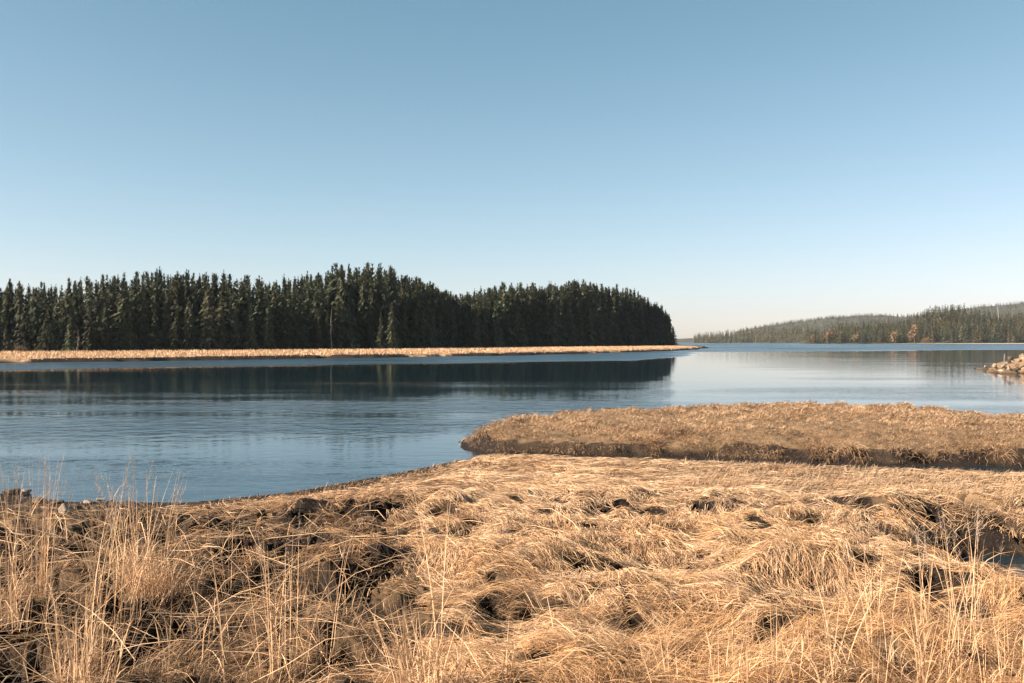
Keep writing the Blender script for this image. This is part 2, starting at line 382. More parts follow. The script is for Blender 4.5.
M_hill = noisy("wooded_slope", (0.03, 0.035, 0.02), (0.13, 0.10, 0.06), 0.03, c3=(0.06, 0.06, 0.035))
HA = ridge("hills", [(800, 342, 1330), (815, 340, 1320), (835, 336, 1300), (870, 334, 1290), (900, 331.5, 1280), (930, 322, 1270), (960, 321, 1260), (1000, 325, 1250), (1060, 326, 1230), (1300, 320, 1150)], 0, 0, 230, "wooded slope on the far right shore", M_hill, (4, .02), 5)
HB = ridge("hills", [(694, 341, 1900), (702, 338, 1880), (730, 336.5, 1850), (760, 333, 1800), (800, 331, 1750), (860, 330, 1700), (960, 328, 1650)], 0, 0, 260, "low wooded point behind the far shore", M_hill, (4, .02), 6)
HC = ridge("hills", [(735, 334, 2700), (768, 327.5, 2700), (800, 322.5, 2700), (830, 319, 2700), (860, 317.5, 2700), (900, 318, 2700), (940, 314, 2700), (970, 309.5, 2700), (1000, 306.5, 2700), (1030, 304, 2700), (1100, 300, 2700), (1250, 303, 2700)], 0, 0, 1100, "long bare-looking ridge fading behind the far woods", M_hill, (22, .006), 7)
HD = ridge("hills", [(640, 341.5, 3000), (665, 340, 3000), (690, 339, 3000), (720, 338.5, 3000), (770, 339, 3000)], 0, 0, 500, "faint low land at the far end of the inlet", M_hill, (8, .01), 8)

M_sand = noisy("shore_sand", (0.34, 0.27, 0.2), (0.5, 0.42, 0.33), 0.08)
ridge("shore", [(868, 344.0, 1240), (900, 343.8, 1238), (960, 343.5, 1215), (1000, 343.4, 1195), (1070, 343.3, 1170)], 0, 0, 22, "thin pale strip of shore below the far wooded slope", M_sand, (.3, .05), 15)
# ------------------------------------------------------------------ trees
def spruce_geo(seed, levels, per, sprays, R=0.16, h0=0.06, lean=0.0):
    """unit height spruce crown: whorls of drooping boughs, each a row of ragged sprays"""
    r = np.random.default_rng(seed)
    V, Fc, Cc = [], [], []
    n = 0
    side = 0.75+0.5*r.random(8)
    for L in range(levels):
        u_ = (L+r.random()*0.8)/levels
        z = h0 + (0.985-h0)*(1-(1-u_)**1.18)
        t = (z-h0)/(1-h0)
        rad = R*min((1-t)**0.9, (1-t)*2.2)*(0.75+0.45*r.random())*(0.55+0.45*min(1, t*6+0.35)) + 0.003
        nb = max(3, int(per*(1-0.5*t)+r.random()))
        a0 = r.random()*6.28
        ns = sprays if t < .8 else max(2, sprays//2)
        for k in range(nb):
            if r.random() < 0.10: continue
            a = a0 + 6.283*k/nb + r.normal()*0.25
            bl = rad*(0.6+0.6*r.random())*side[int((a % 6.283)/6.284*8)]
            dr = -0.25-0.4*r.random() if t < 0.7 else 0.35-0.6*r.random()
            tone = 0.62+0.8*r.random()
            for s in range(ns):
                q = (s+0.6*r.random()+0.1)/ns
                cx = math.cos(a)*bl*q; cy = math.sin(a)*bl*q; cz = z + dr*bl*q*(0.5+0.5*q) + r.normal()*.006
                w = min((0.026+0.026*r.random())*(1.12-0.5*t)*(1.1-0.4*q), .75*bl+.005); ln = w*(1.2+0.9*r.random())
                da = a + r.normal()*0.7
                dx, dy = math.cos(da), math.sin(da)
                px_, py_ = -dy, dx
                dz = (-0.45-0.7*r.random()) if t < .82 else .3+1.2*r.random()
                p = np.array([cx, cy, cz])
                V += [p+np.array([px_, py_, 0.15*r.normal()])*w*0.55 - np.array([dx, dy, dz])*ln*0.4,
                      p-np.array([px_, py_, 0.15*r.normal()])*w*0.55 - np.array([dx, dy, dz])*ln*0.4,
                      p+np.array([dx, dy, dz])*ln*0.8 + np.array([px_, py_, 0])*w*0.2*r.normal()]
                Fc.append((n, n+1, n+2)); n += 3
                c = np.array([0.058, 0.068, 0.042])*tone
                if r.random() < 0.12: c = c*np.array([1.7, 1.25, 0.9])
                Cc += [c, c, c]
    # leader
    for k in range(3):
        a = k*2.09
        V += [np.array([math.cos(a)*.006, math.sin(a)*.006, .93]), np.array([math.cos(a+2)*.006, math.sin(a+2)*.006, .93]), np.array([0, 0, 1.0])]
        Fc.append((n, n+1, n+2)); n += 3; Cc += [np.array([0.05, 0.06, 0.03])]*3
    return np.array(V), np.array(Fc), np.array(Cc)

def trunk_geo(h=0.97, r0=0.013, seg=7, seed=0, crook=0.004):
    r = np.random.default_rng(seed); V, Fc = [], []
    lv = 7
    for L in range(lv):
        t = L/(lv-1); rr = r0*(1-0.93*t)*(1.5 if L == 0 else 1)
        ox, oy = r.normal()*crook, r.normal()*crook
        for k in range(seg):
            a = 6.283*k/seg; V.append((math.cos(a)*rr+ox*(L > 0), math.sin(a)*rr+oy*(L > 0), h*t-(0.02 if L == 0 else 0)))
    for L in range(lv-1):
        for k in range(seg):
            Fc.append((L*seg+k, L*seg+(k+1) % seg, (L+1)*seg+(k+1) % seg, (L+1)*seg+k))
    return np.array(V), np.array(Fc)

NV = 9
KIND = []
for k in range(NV):
    R = [0.185, 0.21, 0.155, 0.235, 0.19, 0.135, 0.215, 0.17, 0.22][k]
    V, Fc, Cc = spruce_geo(100+k, [30, 27, 32, 25, 29, 34, 26, 30, 22][k], [11, 11, 10, 12, 10, 10, 11, 8, 7][k], 7, R, [0.03, 0.05, 0.03, 0.04, 0.08, 0.03, 0.04, 0.16, 0.06][k])
    KIND.append((V, Fc, Cc, trunk_geo(seed=k)))
protos = []
for k in range(NV):
    V, Fc, Cc, (tv, tf) = KIND[k]
    me_c = mesh_np("crown", V, Fc, M_needle, col=Cc); me_t = mesh_np("trunk", tv, tf, M_bark, smooth=True)
    protos.append((me_c, me_t))
used = [False]*NV

def place_spruce(kind, x, y, z, h, rot, wide, label, group, lean=0.0):
    root = empty("spruce_tree", (x, y, z)); root.rotation_euler = (lean*math.cos(rot*3), lean*math.sin(rot*3), rot); root.scale = (h*wide, h*wide, h)
    tag(root, label, "tree", group)
    for p in protos[kind]:
        if not used[kind]: c = p
        else:
            c = p.copy(); C.objects.link(c)
        c.parent = root
    used[kind] = True
    return root

WL = np.array(WOODLINE, float)
PROF = np.array([(-420, 276), (-150, 288), (-60, 286), (0, 289), (14, 282), (30, 284), (45, 283), (62, 287), (80, 279), (100, 275), (122, 274), (150, 272), (175, 271), (195, 273), (215, 274), (240, 275), (256, 278), (270, 282), (285, 279), (302, 276), (315, 274),
                 (330, 270), (349, 268), (362, 268), (380, 269), (392, 272), (405, 277), (418, 281), (430, 285), (445, 293), (458, 297), (470, 294), (485, 289), (500, 287), (510, 287), (525, 287), (548, 286), (560, 287), (579, 284), (597, 285), (610, 289),
                 (625, 292), (640, 296), (650, 301), (660, 308), (668, 317), (672, 328)], float)
def g1(f, *a): return float(f(np.array([a[0]]), np.array([a[1]]))[0])
def gh(x, y): return g1(land, x, y)
pl = np.stack([(WL[:, 0]-512)/F*WL[:, 1], WL[:, 1]], -1)
seg = np.hypot(*(pl[1:]-pl[:-1]).T); cum = np.concatenate([[0], np.cumsum(seg)])
r = np.random.default_rng(21)
rest = []
nind = 0
def wood_group(px):
    if px < 230: return ("dark spruce packed into the left stretch of the wood behind the pale bank", "spruces of the left stretch of the wood")
    if px < 445: return ("dark tall spruce in the high middle stretch of the wood behind the pale bank", "spruces of the high middle stretch of the wood")
    return ("dark spruce in the lower wood on the point, right of the dip", "spruces of the wood on the point")
for row in range(10):
    s = r.random()*2
    while s < cum[-1]:
        x = np.interp(s, cum, pl[:, 0]); y = np.interp(s, cum, pl[:, 1])
        px0 = 512+F*x/y
        off = row*5.0 + r.normal()*1.6
        if px0 > 600: off *= max(0.35, 1-(px0-600)/90)
        dd = math.hypot(x, y); x2 = x*(1+off/dd)+r.normal()*0.8; y2 = y*(1+off/dd)+r.normal()*0.8
        px = 512+F*x2/y2
        top = np.interp(px, PROF[:, 0], PROF[:, 1]) + (r.normal()*2.2 if px > 590 else 0)
        z = gh(x2, y2)-0.15
        full = H+(342-top)*y2/F - z
        lo, hi = [(0.42, 0.86), (0.62, 0.98), (0.80, 1.03), (0.9, 1.03)][min(row, 3)]
        h = full*(lo+(hi-lo)*r.random())
        if row > 0 and r.random() < 0.10: h = full*(1.03+.06*r.random())
        if row == 0 and r.random() < 0.14: h = full*(0.3+0.15*r.random())
        k = int(r.integers(NV)); rot = r.random()*6.28; wide = (0.85+0.4*r.random())*(1.25 if h < 0.5*full else 1)
        step = (2.9+1.4*r.random()) if row < 3 else 1.9+.8*r.random()
        if px > 480: step *= 1.15
        if row < 3 and -8 < px < 676 and nind < 288 and (row < 2 or r.random() < 0.75):
            lab, grp = wood_group(px); nind += 1
            place_spruce(k, x2, y2, z, h, rot, wide, lab, grp, lean=r.normal()*0.012)
        else:
            rest.append((k, x2, y2, z, h, rot, wide))
        s += step
print("individual spruces", nind, "rest", len(rest))

def merge_trees(name, items, mat, kinds, tint=None):
    Vs, Fs, Cs = [], [], []; n = 0
    rr = np.random.default_rng(5)
    for it in items:
        k, x, y, z, h, rot, wide = it[:7]
        V, Fc, Cc = kinds[k][:3]
        c, s_ = math.cos(rot), math.sin(rot)
        P = V*np.array([h*wide, h*wide, h])
        Vs.append(np.stack([P[:, 0]*c-P[:, 1]*s_+x, P[:, 0]*s_+P[:, 1]*c+y, P[:, 2]+z], -1)); Fs.append(Fc+n); n += len(V)
        tn = (it[7] if len(it) > 7 else np.array([1, 1, 1.]))*(0.55+0.9*rr.random())
        Cs.append(Cc*tn)
    return mesh_np(name, np.concatenate(Vs), np.concatenate(Fs), mat, col=np.concatenate(Cs))
LOW = [spruce_geo(400+k, 22, 9, 4, [.19, .21, .18, .22, .2][k], .03) for k in range(5)]
LOW = [(V, f_, c_) for V, f_, c_ in LOW]
o = merge_trees("wood", [(it[0] % 5,)+it[1:] for it in rest], M_needle_far, LOW)
tag(o, "dark spruces crowded behind the front rows of the wood", "wood", kind="stuff")

# standouts of the wood
def at_wood(px, dist): return ((px-512)/F*dist, dist)
for (px, Y, toprow, k, wide, lab) in [
        (381, 243, 311, 2, 1.0, "small sunlit yellowish spruce standing in front of the high dark wood"),
        (349, 262, 264, 5, 0.9, "thin pointed spruce topping the highest part of the wood"),
        (392, 246, 302, 0, 1.0, "mid height greener spruce just right of the small yellowish one"),
        (669, 452, 314, 7, 1.25, "sparse open spruce at the outer end of the wooded point"),
        (662, 446, 305, 8, 1.0, "ragged spruce second from the outer end of the wooded point"),
        (673, 455, 327, 3, 1.5, "short bushy spruce leaning over the bank at the very end of the wooded point"),
        (47, 188, 311, 1, 1.1, "short sunlit spruce at the front of the wood near the left end of the bank"),
        (70, 192, 318, 3, 1.2, "broad low spruce reaching down to the pale bank near the left end")]:
    x, y = at_wood(px, Y); z = gh(x, y)-0.1
    place_spruce(k, x, y, z, H+(342-toprow)*y/F-z, px*0.7, wide, lab, None)
def bare_tree(x, y, z, h, label, seed, mat):
    r = np.random.default_rng(seed); root = empty("dead_tree", (x, y, z)); tag(root, label, "tree")
    tv, tf = trunk_geo(h=h, r0=.17, seed=seed, crook=.12); mesh_np("trunk", tv, tf, mat, smooth=True, parent=root)
    bv, bf = [], []; nn = 0
    for k in range(16):
        zz = h*(.3+.65*r.random()); a = r.random()*6.28; ln = (.4+1.6*r.random())*(1.1-zz/h)
        v, f = trunk_geo(h=ln, r0=.045, seed=k, crook=.05, seg=4)
        v = np.stack([v[:, 2]*math.cos(a)+v[:, 0], v[:, 2]*math.sin(a)+v[:, 1], zz-v[:, 2]*.25+v[:, 0]], -1)
        bv.append(v); bf.append(f+nn); nn += len(v)
    mesh_np("branches", np.concatenate(bv), np.concatenate(bf), mat, parent=root)
M_grey = noisy("weathered_wood", (0.13, 0.115, 0.1), (0.24, 0.21, 0.18), 2.0)
for (px, Y, top, lab) in [(331.5, 238, 304, "slim grey dead tree standing before the high dark wood"), (352.5, 241, 338, "short pale broken stump trunk at the foot of the high wood"), (78, 189, 330, "thin grey dead stem at the front of the wood near the left end"), (453, 296, 305, "grey dead spruce just right of the dip in the wood")]:
    x, y = at_wood(px, Y); z = gh(x, y)-.1; bare_tree(x, y, z, H+(342-top)*y/F-z, lab, int(px), M_grey)
for k in range(NV):
    if not used[k]:
        for p in protos[k]: bpy.data.objects.remove(p)

def leaf_ball(seed, n, rx, rz, size, col, colvar=0.3, lumps=7):
    r = np.random.default_rng(seed)
    L = r.normal(size=(lumps, 3))*np.array([rx, rx, rz])*0.42
    c = L[r.integers(lumps, size=n)] + r.normal(size=(n, 3))*np.array([rx, rx, rz])*0.28
    d1 = r.normal(size=(n, 3)); d1 /= np.linalg.norm(d1, axis=1)[:, None]
    d2 = np.cross(d1, r.normal(size=(n, 3))); d2 /= np.linalg.norm(d2, axis=1)[:, None]
    s = size*(0.6+0.8*r.random((n, 1)))
    V = np.stack([c-d1*s*.5, c+d1*s*.5, c+d2*s], 1).reshape(-1, 3)
    cc = np.repeat(np.array(col)*(1-colvar+2*colvar*r.random((n, 1))), 3, axis=0)
    return V, np.arange(3*n).reshape(-1, 3), cc

def broadleaf(name, x, y, z, h, w, col, label, cat="tree", group=None, seed=0, n=900):
    root = empty(name, (x, y, z)); tag(root, label, cat, group)
    V, Fc, cc = leaf_ball(seed, n, w/2, h*0.36, h*0.075, col)
    V = V+np.array([0, 0, h*0.56])
    V[:, 2] = np.clip(V[:, 2], h*0.06, h)
    mesh_np("crown", V, Fc, M_needle_far, col=cc, parent=root)
    tv, tf = trunk_geo(h=0.7*h, r0=0.03*h, seed=seed, crook=0.02*h)
    mesh_np("trunk", tv, tf, M_bark, smooth=True, parent=root)
    return root
x, y = at_wood(499.5, 318); broadleaf("bush", x, y, gh(x, y)-.1, 2.6, 2.6, (0.12, 0.12, 0.05), "small round green bush on the pale bank before the dip in the wood", "bush", seed=4, n=500)
x, y = at_wood(20.5, 180); broadleaf("bush", x, y, gh(x, y)-.1, 1.8, 2.2, (0.14, 0.11, 0.07), "low brownish bush at the foot of the wood near the left end", "bush", seed=5, n=400)

# far right forest
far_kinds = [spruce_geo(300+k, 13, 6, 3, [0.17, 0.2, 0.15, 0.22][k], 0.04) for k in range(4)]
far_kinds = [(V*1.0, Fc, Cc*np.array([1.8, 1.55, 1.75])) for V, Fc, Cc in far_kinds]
def on_ridge(Vr, px, s):
    """point on a hillside at photo column px and fraction s of its depth"""
    i = s*(Vr.shape[0]-1); i0 = int(i); fr = i-i0; i1 = min(i0+1, Vr.shape[0]-1)
    rowv = Vr[i0]*(1-fr)+Vr[i1]*fr
    cols = 512+F*rowv[:, 0]/rowv[:, 1]
    return [float(np.interp(px, cols, rowv[:, q])) for q in range(3)]
items = []
r = np.random.default_rng(31)
for px in np.arange(808, 1062, 0.68):
    for q in range(4):
        s = [0.035, 0.18, 0.36, 0.55][q] + r.random()*0.15
        x, y, z = on_ridge(HA, px+r.normal()*2, s)
        h = (12+11*r.random())*(0.8 if px < 835 else 1)
        if 925 < px < 965 and q >= 2: h *= 1.2
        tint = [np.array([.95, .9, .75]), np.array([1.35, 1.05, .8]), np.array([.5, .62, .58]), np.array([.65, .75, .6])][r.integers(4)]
        items.append((int(r.integers(4)), x, y, z-.5, h, r.random()*6.28, 1.15+.5*r.random(), tint*1.05))
for px in np.arange(693, 812, 0.4):
    for q in range(2):
        s = [0.03, 0.3][q]+r.random()*.2
        x, y, z = on_ridge(HB, px+r.normal(), s)
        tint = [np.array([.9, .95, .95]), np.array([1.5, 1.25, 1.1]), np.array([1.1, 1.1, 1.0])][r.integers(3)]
        items.append((int(r.integers(4)), x, y, z-.5, 9+8*r.random(), r.random()*6.28, 1.2+.5*r.random(), tint*1.15))
for px in np.arange(740, 1062, 0.8):
    for q in range(4):
        x, y, z = on_ridge(HC, px+r.normal()*2, 0.18+0.45*r.random())
        tint = [np.array([.8, .85, .85]), np.array([1.1, 1.0, .95])][r.integers(2)]
        items.append((int(r.integers(4)), x, y, z-1, 9+6*r.random(), r.random()*6.28, 2.0, tint*1.1))
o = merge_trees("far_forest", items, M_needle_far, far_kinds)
tag(o, "mixed brown and green conifer forest across the water on the right", "forest", kind="stuff")
for (px, s, h, w, col, lab) in [
        (813, .02, 13, 8, (0.22, 0.145, 0.08), "orange autumn tree at the left tip of the far wooded slope"),
        (856, .02, 15, 8, (0.23, 0.16, 0.085), "golden autumn tree at the water under the left half of the far slope"),
        (895, .03, 17, 9, (0.25, 0.17, 0.085), "yellow gold autumn tree in the middle of the far shore"),
        (914, .05, 24, 11, (0.22, 0.14, 0.08), "tallest orange autumn tree in the middle of the far shore"),
        (925, .015, 9, 13, (0.22, 0.14, 0.08), "low wide orange autumn tree close to the water on the far shore"),
        (829, .05, 20, 14, (0.18, 0.12, 0.07), "broad russet tree near the left tip of the far slope")]:
    x, y, z = on_ridge(HA, px, s); broadleaf("autumn_tree", x, y, max(z, 0)-.3, h, w, col, lab, seed=int(px), n=420)
# pale snag above the far forest
x, y, z = on_ridge(HA, 999, .5)
root = empty("dead_tree", (x, y, z)); tag(root, "pale bare dead tree standing above the far forest near the right edge", "tree")
tv, tf = trunk_geo(h=34, r0=0.5, seed=3, crook=.12); tv[:, 0] -= tv[:, 2]*0.08
mesh_np("trunk", tv, tf, M_snag, parent=root)
bv, bf = [], []
for k, (zz, a, ln) in enumerate([(21, .4, 4), (24, 2.9, 3.2), (28, .2, 2.6), (30, 3.5, 2)]):
    v, f = trunk_geo(h=ln, r0=.16, seed=k, crook=.05, seg=5)
    v = np.stack([v[:, 2]*math.cos(a)*.8+v[:, 0]-zz*.08, v[:, 2]*math.sin(a)*.8+v[:, 1], zz+v[:, 2]*.6+v[:, 0]*.5], -1)
    bf.append(f+len(np.concatenate(bv)) if bv else f); bv.append(v)
mesh_np("branches", np.concatenate(bv), np.concatenate(bf), M_snag, parent=root)

# ------------------------------------------------------------------ rocks
def rock_mesh(name, sx, sy, sz, seed, mat):
    r = random.Random(seed); bm = bmesh.new()
    for _ in range(13):
        v = Vector((r.gauss(0, 1), r.gauss(0, 1), r.gauss(0, 1))).normalized()
        q = 0.8+0.25*r.random()
        bm.verts.new((v.x*sx*q, v.y*sy*q, v.z*sz*q))
    bmesh.ops.convex_hull(bm, input=list(bm.verts))
    for v in [v for v in bm.verts if not v.link_faces]: bm.verts.remove(v)
    bmesh.ops.bevel(bm, geom=list(bm.edges), offset=min(sx, sy, sz)*0.07, segments=1, affect='EDGES')
    me = bpy.data.meshes.new(name); bm.to_mesh(me); bm.free(); me.materials.append(mat)
    o = bpy.data.objects.new(name, me); C.objects.link(o); return o
# near shore, left
ROCKS = [(66, 511, 9, 10, .9, M_rock, "pale squared rock with a bright left face on the left shore"),
         (55, 515, 5, 4, .6, M_rock, "small pale pointed rock just left of the squared rock"),
         (57, 503, 9, 5, .6, M_darkrock, "dark rounded rock behind the pale squared rock"),
         (26, 492, 10, 4, .7, M_rock, "light flat rock at the water near the left edge"),
         (12, 492, 12, 5, .7, M_darkrock, "dark weedy rock lying at the very left edge of the shore"),
         (88, 502, 8, 2.5, .6, M_rock, "low flat pale rock behind the right of the squared rock"),
         (108, 505, 10, 5, .6, M_darkrock, "dark blocky rock right of the pale squared rock among the stalks"),
         (40, 500, 9, 5, .7, M_darkrock, "dark jagged rock between the left edge and the squared rock"),
         (78, 508, 5, 4, .6, M_darkrock, "small dark rock touching the shaded side of the squared rock"),
         (101, 499, 6, 2.5, .6, M_rock, "small tan rock tipping into the water among the stalks"),
         (30, 504, 7, 4, .7, M_darkrock, "dark lumpy rock in front of the light flat rock"),
         (128, 503, 9, 2.5, .6, M_darkrock, "flat dark rock at the waterline at the right end of the rocks")]
for i, (px, py, hw, hh, dp, mt, lab) in enumerate(ROCKS):
    z = 0.2
    for _ in range(4):
        X, Y = pix(px, py+hh*.6, z); z = max(0, gh(X, Y))
    sx = hw*Y/F; sz = hh*Y/F
    o = rock_mesh("rock", sx, sx*dp*1.2, sz*1.15, 50+i, mt); o.location = (X, Y, z+sz*.35); o.rotation_euler = (0.1, 0.1, i*1.7)
    tag(o, lab, "rock")
# rubble spit on the right
r = np.random.default_rng(77)
def spit_rock(px, py, hw, hh, seed, mat, lab, grp=None, z0=None):
    Y = 92 if px > 1000 else (97 if px > 990 else 102)
    X = (px-512)/F*Y; z = H-(py-342)*Y/F
    o = rock_mesh("rock", hw*Y/F, hw*Y/F*.9, hh*Y/F*1.1, seed, mat); o.location = (X, Y, z); o.rotation_euler = (0.2, 0.1, seed)
    tag(o, lab, "rock", grp)
for i, (px, py, hw, hh, dk, lab) in enumerate([
        (984, 370, 3.4, 1.7, 1, "low dark rock at the outer tip of the rubble spit"),
        (989, 368.4, 2.6, 1.9, 1, "second dark rock from the outer tip of the rubble spit"),
        (986, 367, 3, 1.6, 0, "flat tan rock behind the dark tip rocks of the spit"),
        (994.5, 366.5, 2.6, 3, 0, "upright tan rock with a dark right side on the rubble spit"),
        (997, 370, 2.4, 2, 1, "brown rock at the waterline below the upright tan rock"),
        (1003, 367, 3.2, 2, 0, "tan rock below the post on the rubble spit"),
        (1001, 371, 4, 1.6, 0, "long pale rock at the waterline below the post"),
        (1009, 362, 3.2, 2, 1, "grey brown rock right beside the post"),
        (1010.5, 358.5, 3.6, 2.4, 1, "large grey rounded rock on top behind the post"),
        (1013, 362.5, 3, 2.2, 0, "light tan rock in the middle of the spit slope"),
        (1013, 371, 3.2, 4, 1, "big dark brown boulder at the waterline near the right edge"),
        (1018, 369.5, 3.0, 3.2, 1, "dark boulder next to the big brown one at the right edge"),
        (1022, 369, 3, 2.4, 0, "pale rock at the right edge above the waterline"),
        (1008, 368.5, 3.4, 2.4, 0, "wide tan rock left of the big brown boulder"),
        (1019, 361, 3.4, 2.2, 0, "sunlit tan rock high on the spit at the right edge"),
        (1023, 355.5, 3.2, 2, 0, "topmost pinkish rock of the spit at the right edge"),
        (1016, 366, 3.2, 2, 0, "sandy rock above the dark boulder"),
        (1006, 364, 2.4, 1.6, 0, "small pale stone at the foot of the post")]):
    spit_rock(px, py, hw, hh, 200+i, M_darkrock if dk else M_rock, lab)
# seaward rock awash
X, Y = pix(968.5, 369.7); o = rock_mesh("rock", .28, .3, .12, 260, M_darkrock); o.location = (X, Y, 0.02); tag(o, "small rock awash in the water left of the rubble spit", "rock")
# post
Y = 96; X = (1004-512)/F*Y; z = gh(X, Y)
bm = bmesh.new(); zt = H-(354.5-342)*Y/F; zb = min(z, H-(364-342)*Y/F)-.3
lv = 6; ring = []
for L in range(lv):
    tt = L/(lv-1); ring.append([bm.verts.new((math.cos(a)*.10*(1-.15*tt)+.05*tt, math.sin(a)*.10*(1-.15*tt), zb+(zt-zb)*tt+(.04*math.cos(a) if L == lv-1 else 0))) for a in np.linspace(0, 6.283, 9)[:-1]])
for L in range(lv-1):
    for k in range(8): bm.faces.new((ring[L][k], ring[L][(k+1) % 8], ring[L+1][(k+1) % 8], ring[L+1][k]))
bm.faces.new(ring[-1])
me = bpy.data.meshes.new("post"); bm.to_mesh(me); bm.free(); me.materials.append(M_post)
o = bpy.data.objects.new("post", me); C.objects.link(o); o.location = (X, Y, 0); tag(o, "weathered upright wooden post among the rocks of the spit", "post")

# ------------------------------------------------------------------ dry grass
def blades(P, ang, L, lift, droop, width, col, segs, follow=None, roll=None, r=None, wind=0.0, colvar=0.0, floor=0.01):
    """ribbon blades. P (n,3) roots, ang heading, lift start pitch, droop pitch change to the tip; follow(x,y) surface they lie upon"""
    n = len(P); k = segs+1
    pts = np.zeros((n, k, 3)); pts[:, 0] = P
    a = ang.copy(); pitch = lift.copy(); st = L/segs
    for s in range(1, k):
        dx = np.cos(pitch)*np.cos(a)*st; dy = np.cos(pitch)*np.sin(a)*st; dz = np.sin(pitch)*st
        pts[:, s] = pts[:, s-1]+np.stack([dx, dy, dz], -1)
        pitch = pitch+droop/segs; a = a+wind
    if follow is not None:
        base = follow(pts[:, :, 0].ravel(), pts[:, :, 1].ravel()).reshape(n, k)
        rel = pts[:, :, 2]-P[:, 2:3]
        off = P[:, 2]-base[:, 0]
        z = base+off[:, None]*np.linspace(1, 0.6, k)[None]+rel
        pts[:, 1:, 2] = np.maximum(z, base+floor)[:, 1:]
    tan = np.gradient(pts, axis=1); tan /= np.linalg.norm(tan, axis=2, keepdims=True)+1e-9
    if roll is None: roll = r.normal(size=n)*0.6
    side = np.stack([-np.sin(ang), np.cos(ang), np.zeros(n)], -1)[:, None, :]*np.ones((1, k, 1))
    up = np.cross(tan, side)
    wv = side*np.cos(roll)[:, None, None]+up*np.sin(roll)[:, None, None]
    prof = np.interp(np.linspace(0, 1, k), [0, .35, 1], [.8, 1, .12])
    w = (width[:, None]*prof[None])[:, :, None]*0.5
    V = np.stack([pts-wv*w, pts+wv*w], 2).reshape(n, k*2, 3)
    i = np.arange(segs)*2
    f = np.stack([i, i+1, i+3, i+2], -1)
    Fc = (f[None]+(np.arange(n)*k*2)[:, None, None]).reshape(-1, 4)
    Cc = np.repeat(col, k*2, axis=0)
    return V.reshape(-1, 3), Fc, Cc

PALE = np.array([0.74, 0.54, 0.36]); STRAW = np.array([0.60, 0.36, 0.18]); ORANGE = np.array([0.50, 0.265, 0.105]); BROWN = np.array([0.21, 0.125, 0.07]); GREY = np.array([0.36, 0.255, 0.165]); RED = np.array([0.17, 0.085, 0.05])
def mixc(ws, cs):
    ws = np.stack(ws, -1); ws = ws/ws.sum(-1, keepdims=True)
    return ws @ np.stack(cs)
_gx = np.arange(-24, 26, 0.09); _gy = np.arange(1.5, 26, 0.09)
_MX, _MY = np.meshgrid(_gx, _gy); _SZ = smooth_near(_MX.ravel(), _MY.ravel())[0].reshape(_MX.shape)
def fast_surface(x, y):
    """bilinear lookup of the near surface without hollows"""
    fx = np.clip((x-_gx[0])/0.09, 0, len(_gx)-1.001); fy = np.clip((y-_gy[0])/0.09, 0, len(_gy)-1.001)
    i = fx.astype(int); j = fy.astype(int); u = fx-i; v = fy-j
    return _SZ[j, i]*(1-u)*(1-v)+_SZ[j, i+1]*u*(1-v)+_SZ[j+1, i]*(1-u)*v+_SZ[j+1, i+1]*u*v

def scatter_near(n, seed):
    r = np.random.default_rng(seed)
    a = np.radians(r.uniform(-34, 34, n)); rad = (r.random(n)*(25.5**0.62-3.4**0.62)+3.4**0.62)**(1/0.62)
    x = rad*np.sin(a); y = rad*np.cos(a)
    return x, y, r

def farb_(y): return sstep(12, 16, y)
VV, FF, CC = [], [], []; nv = 0
def push(V, Fc, Cc):
    global nv
    VV.append(V.astype(np.float32)); FF.append((Fc+nv).astype(np.int32)); CC.append(Cc.astype(np.float32)); nv += len(V)

def zones(x, y):
    u = x/np.maximum(y, 1)
    left = sstep(-0.07, -0.17, u + 0.06*(fbm(x*.6, y*.6, 101, 2)-.5))*sstep(17.0, 14.5, y)       # dark tangle
    band = sstep(0.12, 0.28, u+0.2*(fbm(x*.5, y*.5, 102, 2)-.5))*sstep(12.8, 15.5, y)              # short standing grass on the right
    shore = sstep(3.0, 1.0, sdf(NEAR, x, y)+1.6*(fbm(x*1.1, y*1.1, 104, 2)-.5))*sstep(0.5, -1.0, x)
    front = sstep(0.02, 0.15, u)*sstep(8.3, 6.3, y)                                           # tufts at lower right
    return left, band, shore, front

# 1. flattened mats: locks of blades combed and pressed together
x, y, r = scatter_near(112000, 1)
sz, d, g = smooth_near(x, y); hl = hollow(x, y)
left, band, shore, front = zones(x, y)
mudp = np.maximum(1-sstep(.6, 1.2, ((x+2.05)/1.9)**2+((y-16.6)/.9)**2+0.9*(fbm(x*1.7, y*1.7, 111, 3)-.5)), 1-sstep(.6, 1.2, ((x-4.1)/1.5)**2+((y-17.4)/.7)**2+.9*(fbm(x*1.7, y*1.7, 112, 3)-.5)))
scrub = sstep(-4.3, -6.0, x+1.2*(fbm(x*.8, y*.8, 106, 2)-.5))*sstep(11.5, 14.0, y)
keep = (d > 0.25+1.5*sstep(-.6, -2.2, x)*fbm(x*1.2, y*1.2, 108, 3)) & (g < 0.35) & (hl < 0.07)
keep &= r.random(len(x)) < (1-.45*sstep(-.26, -.4, x/y)*sstep(17, 15, y))*(1-0.78*left)*(1-0.6*shore)*(1-.8*band)*(1-.8*mudp)*(1-.9*scrub)
x, y, left, band, shore, front, mudp = [q[keep] for q in (x, y, left, band, shore, front, mudp)]
n = len(x); rad = np.hypot(x, y)
fl = flow_angle(x, y)
streak = fbm((x*np.cos(fl)+y*np.sin(fl))*0.6, (-x*np.sin(fl)+y*np.cos(fl))*3.2, 121, 3)
big = fbm(x*.55, y*.55, 123, 3); farb = farb_(y)
ang = fl + r.normal(size=n)*(0.45+0.9*left+0.25*shore+.4*front)*(1-.3*farb)
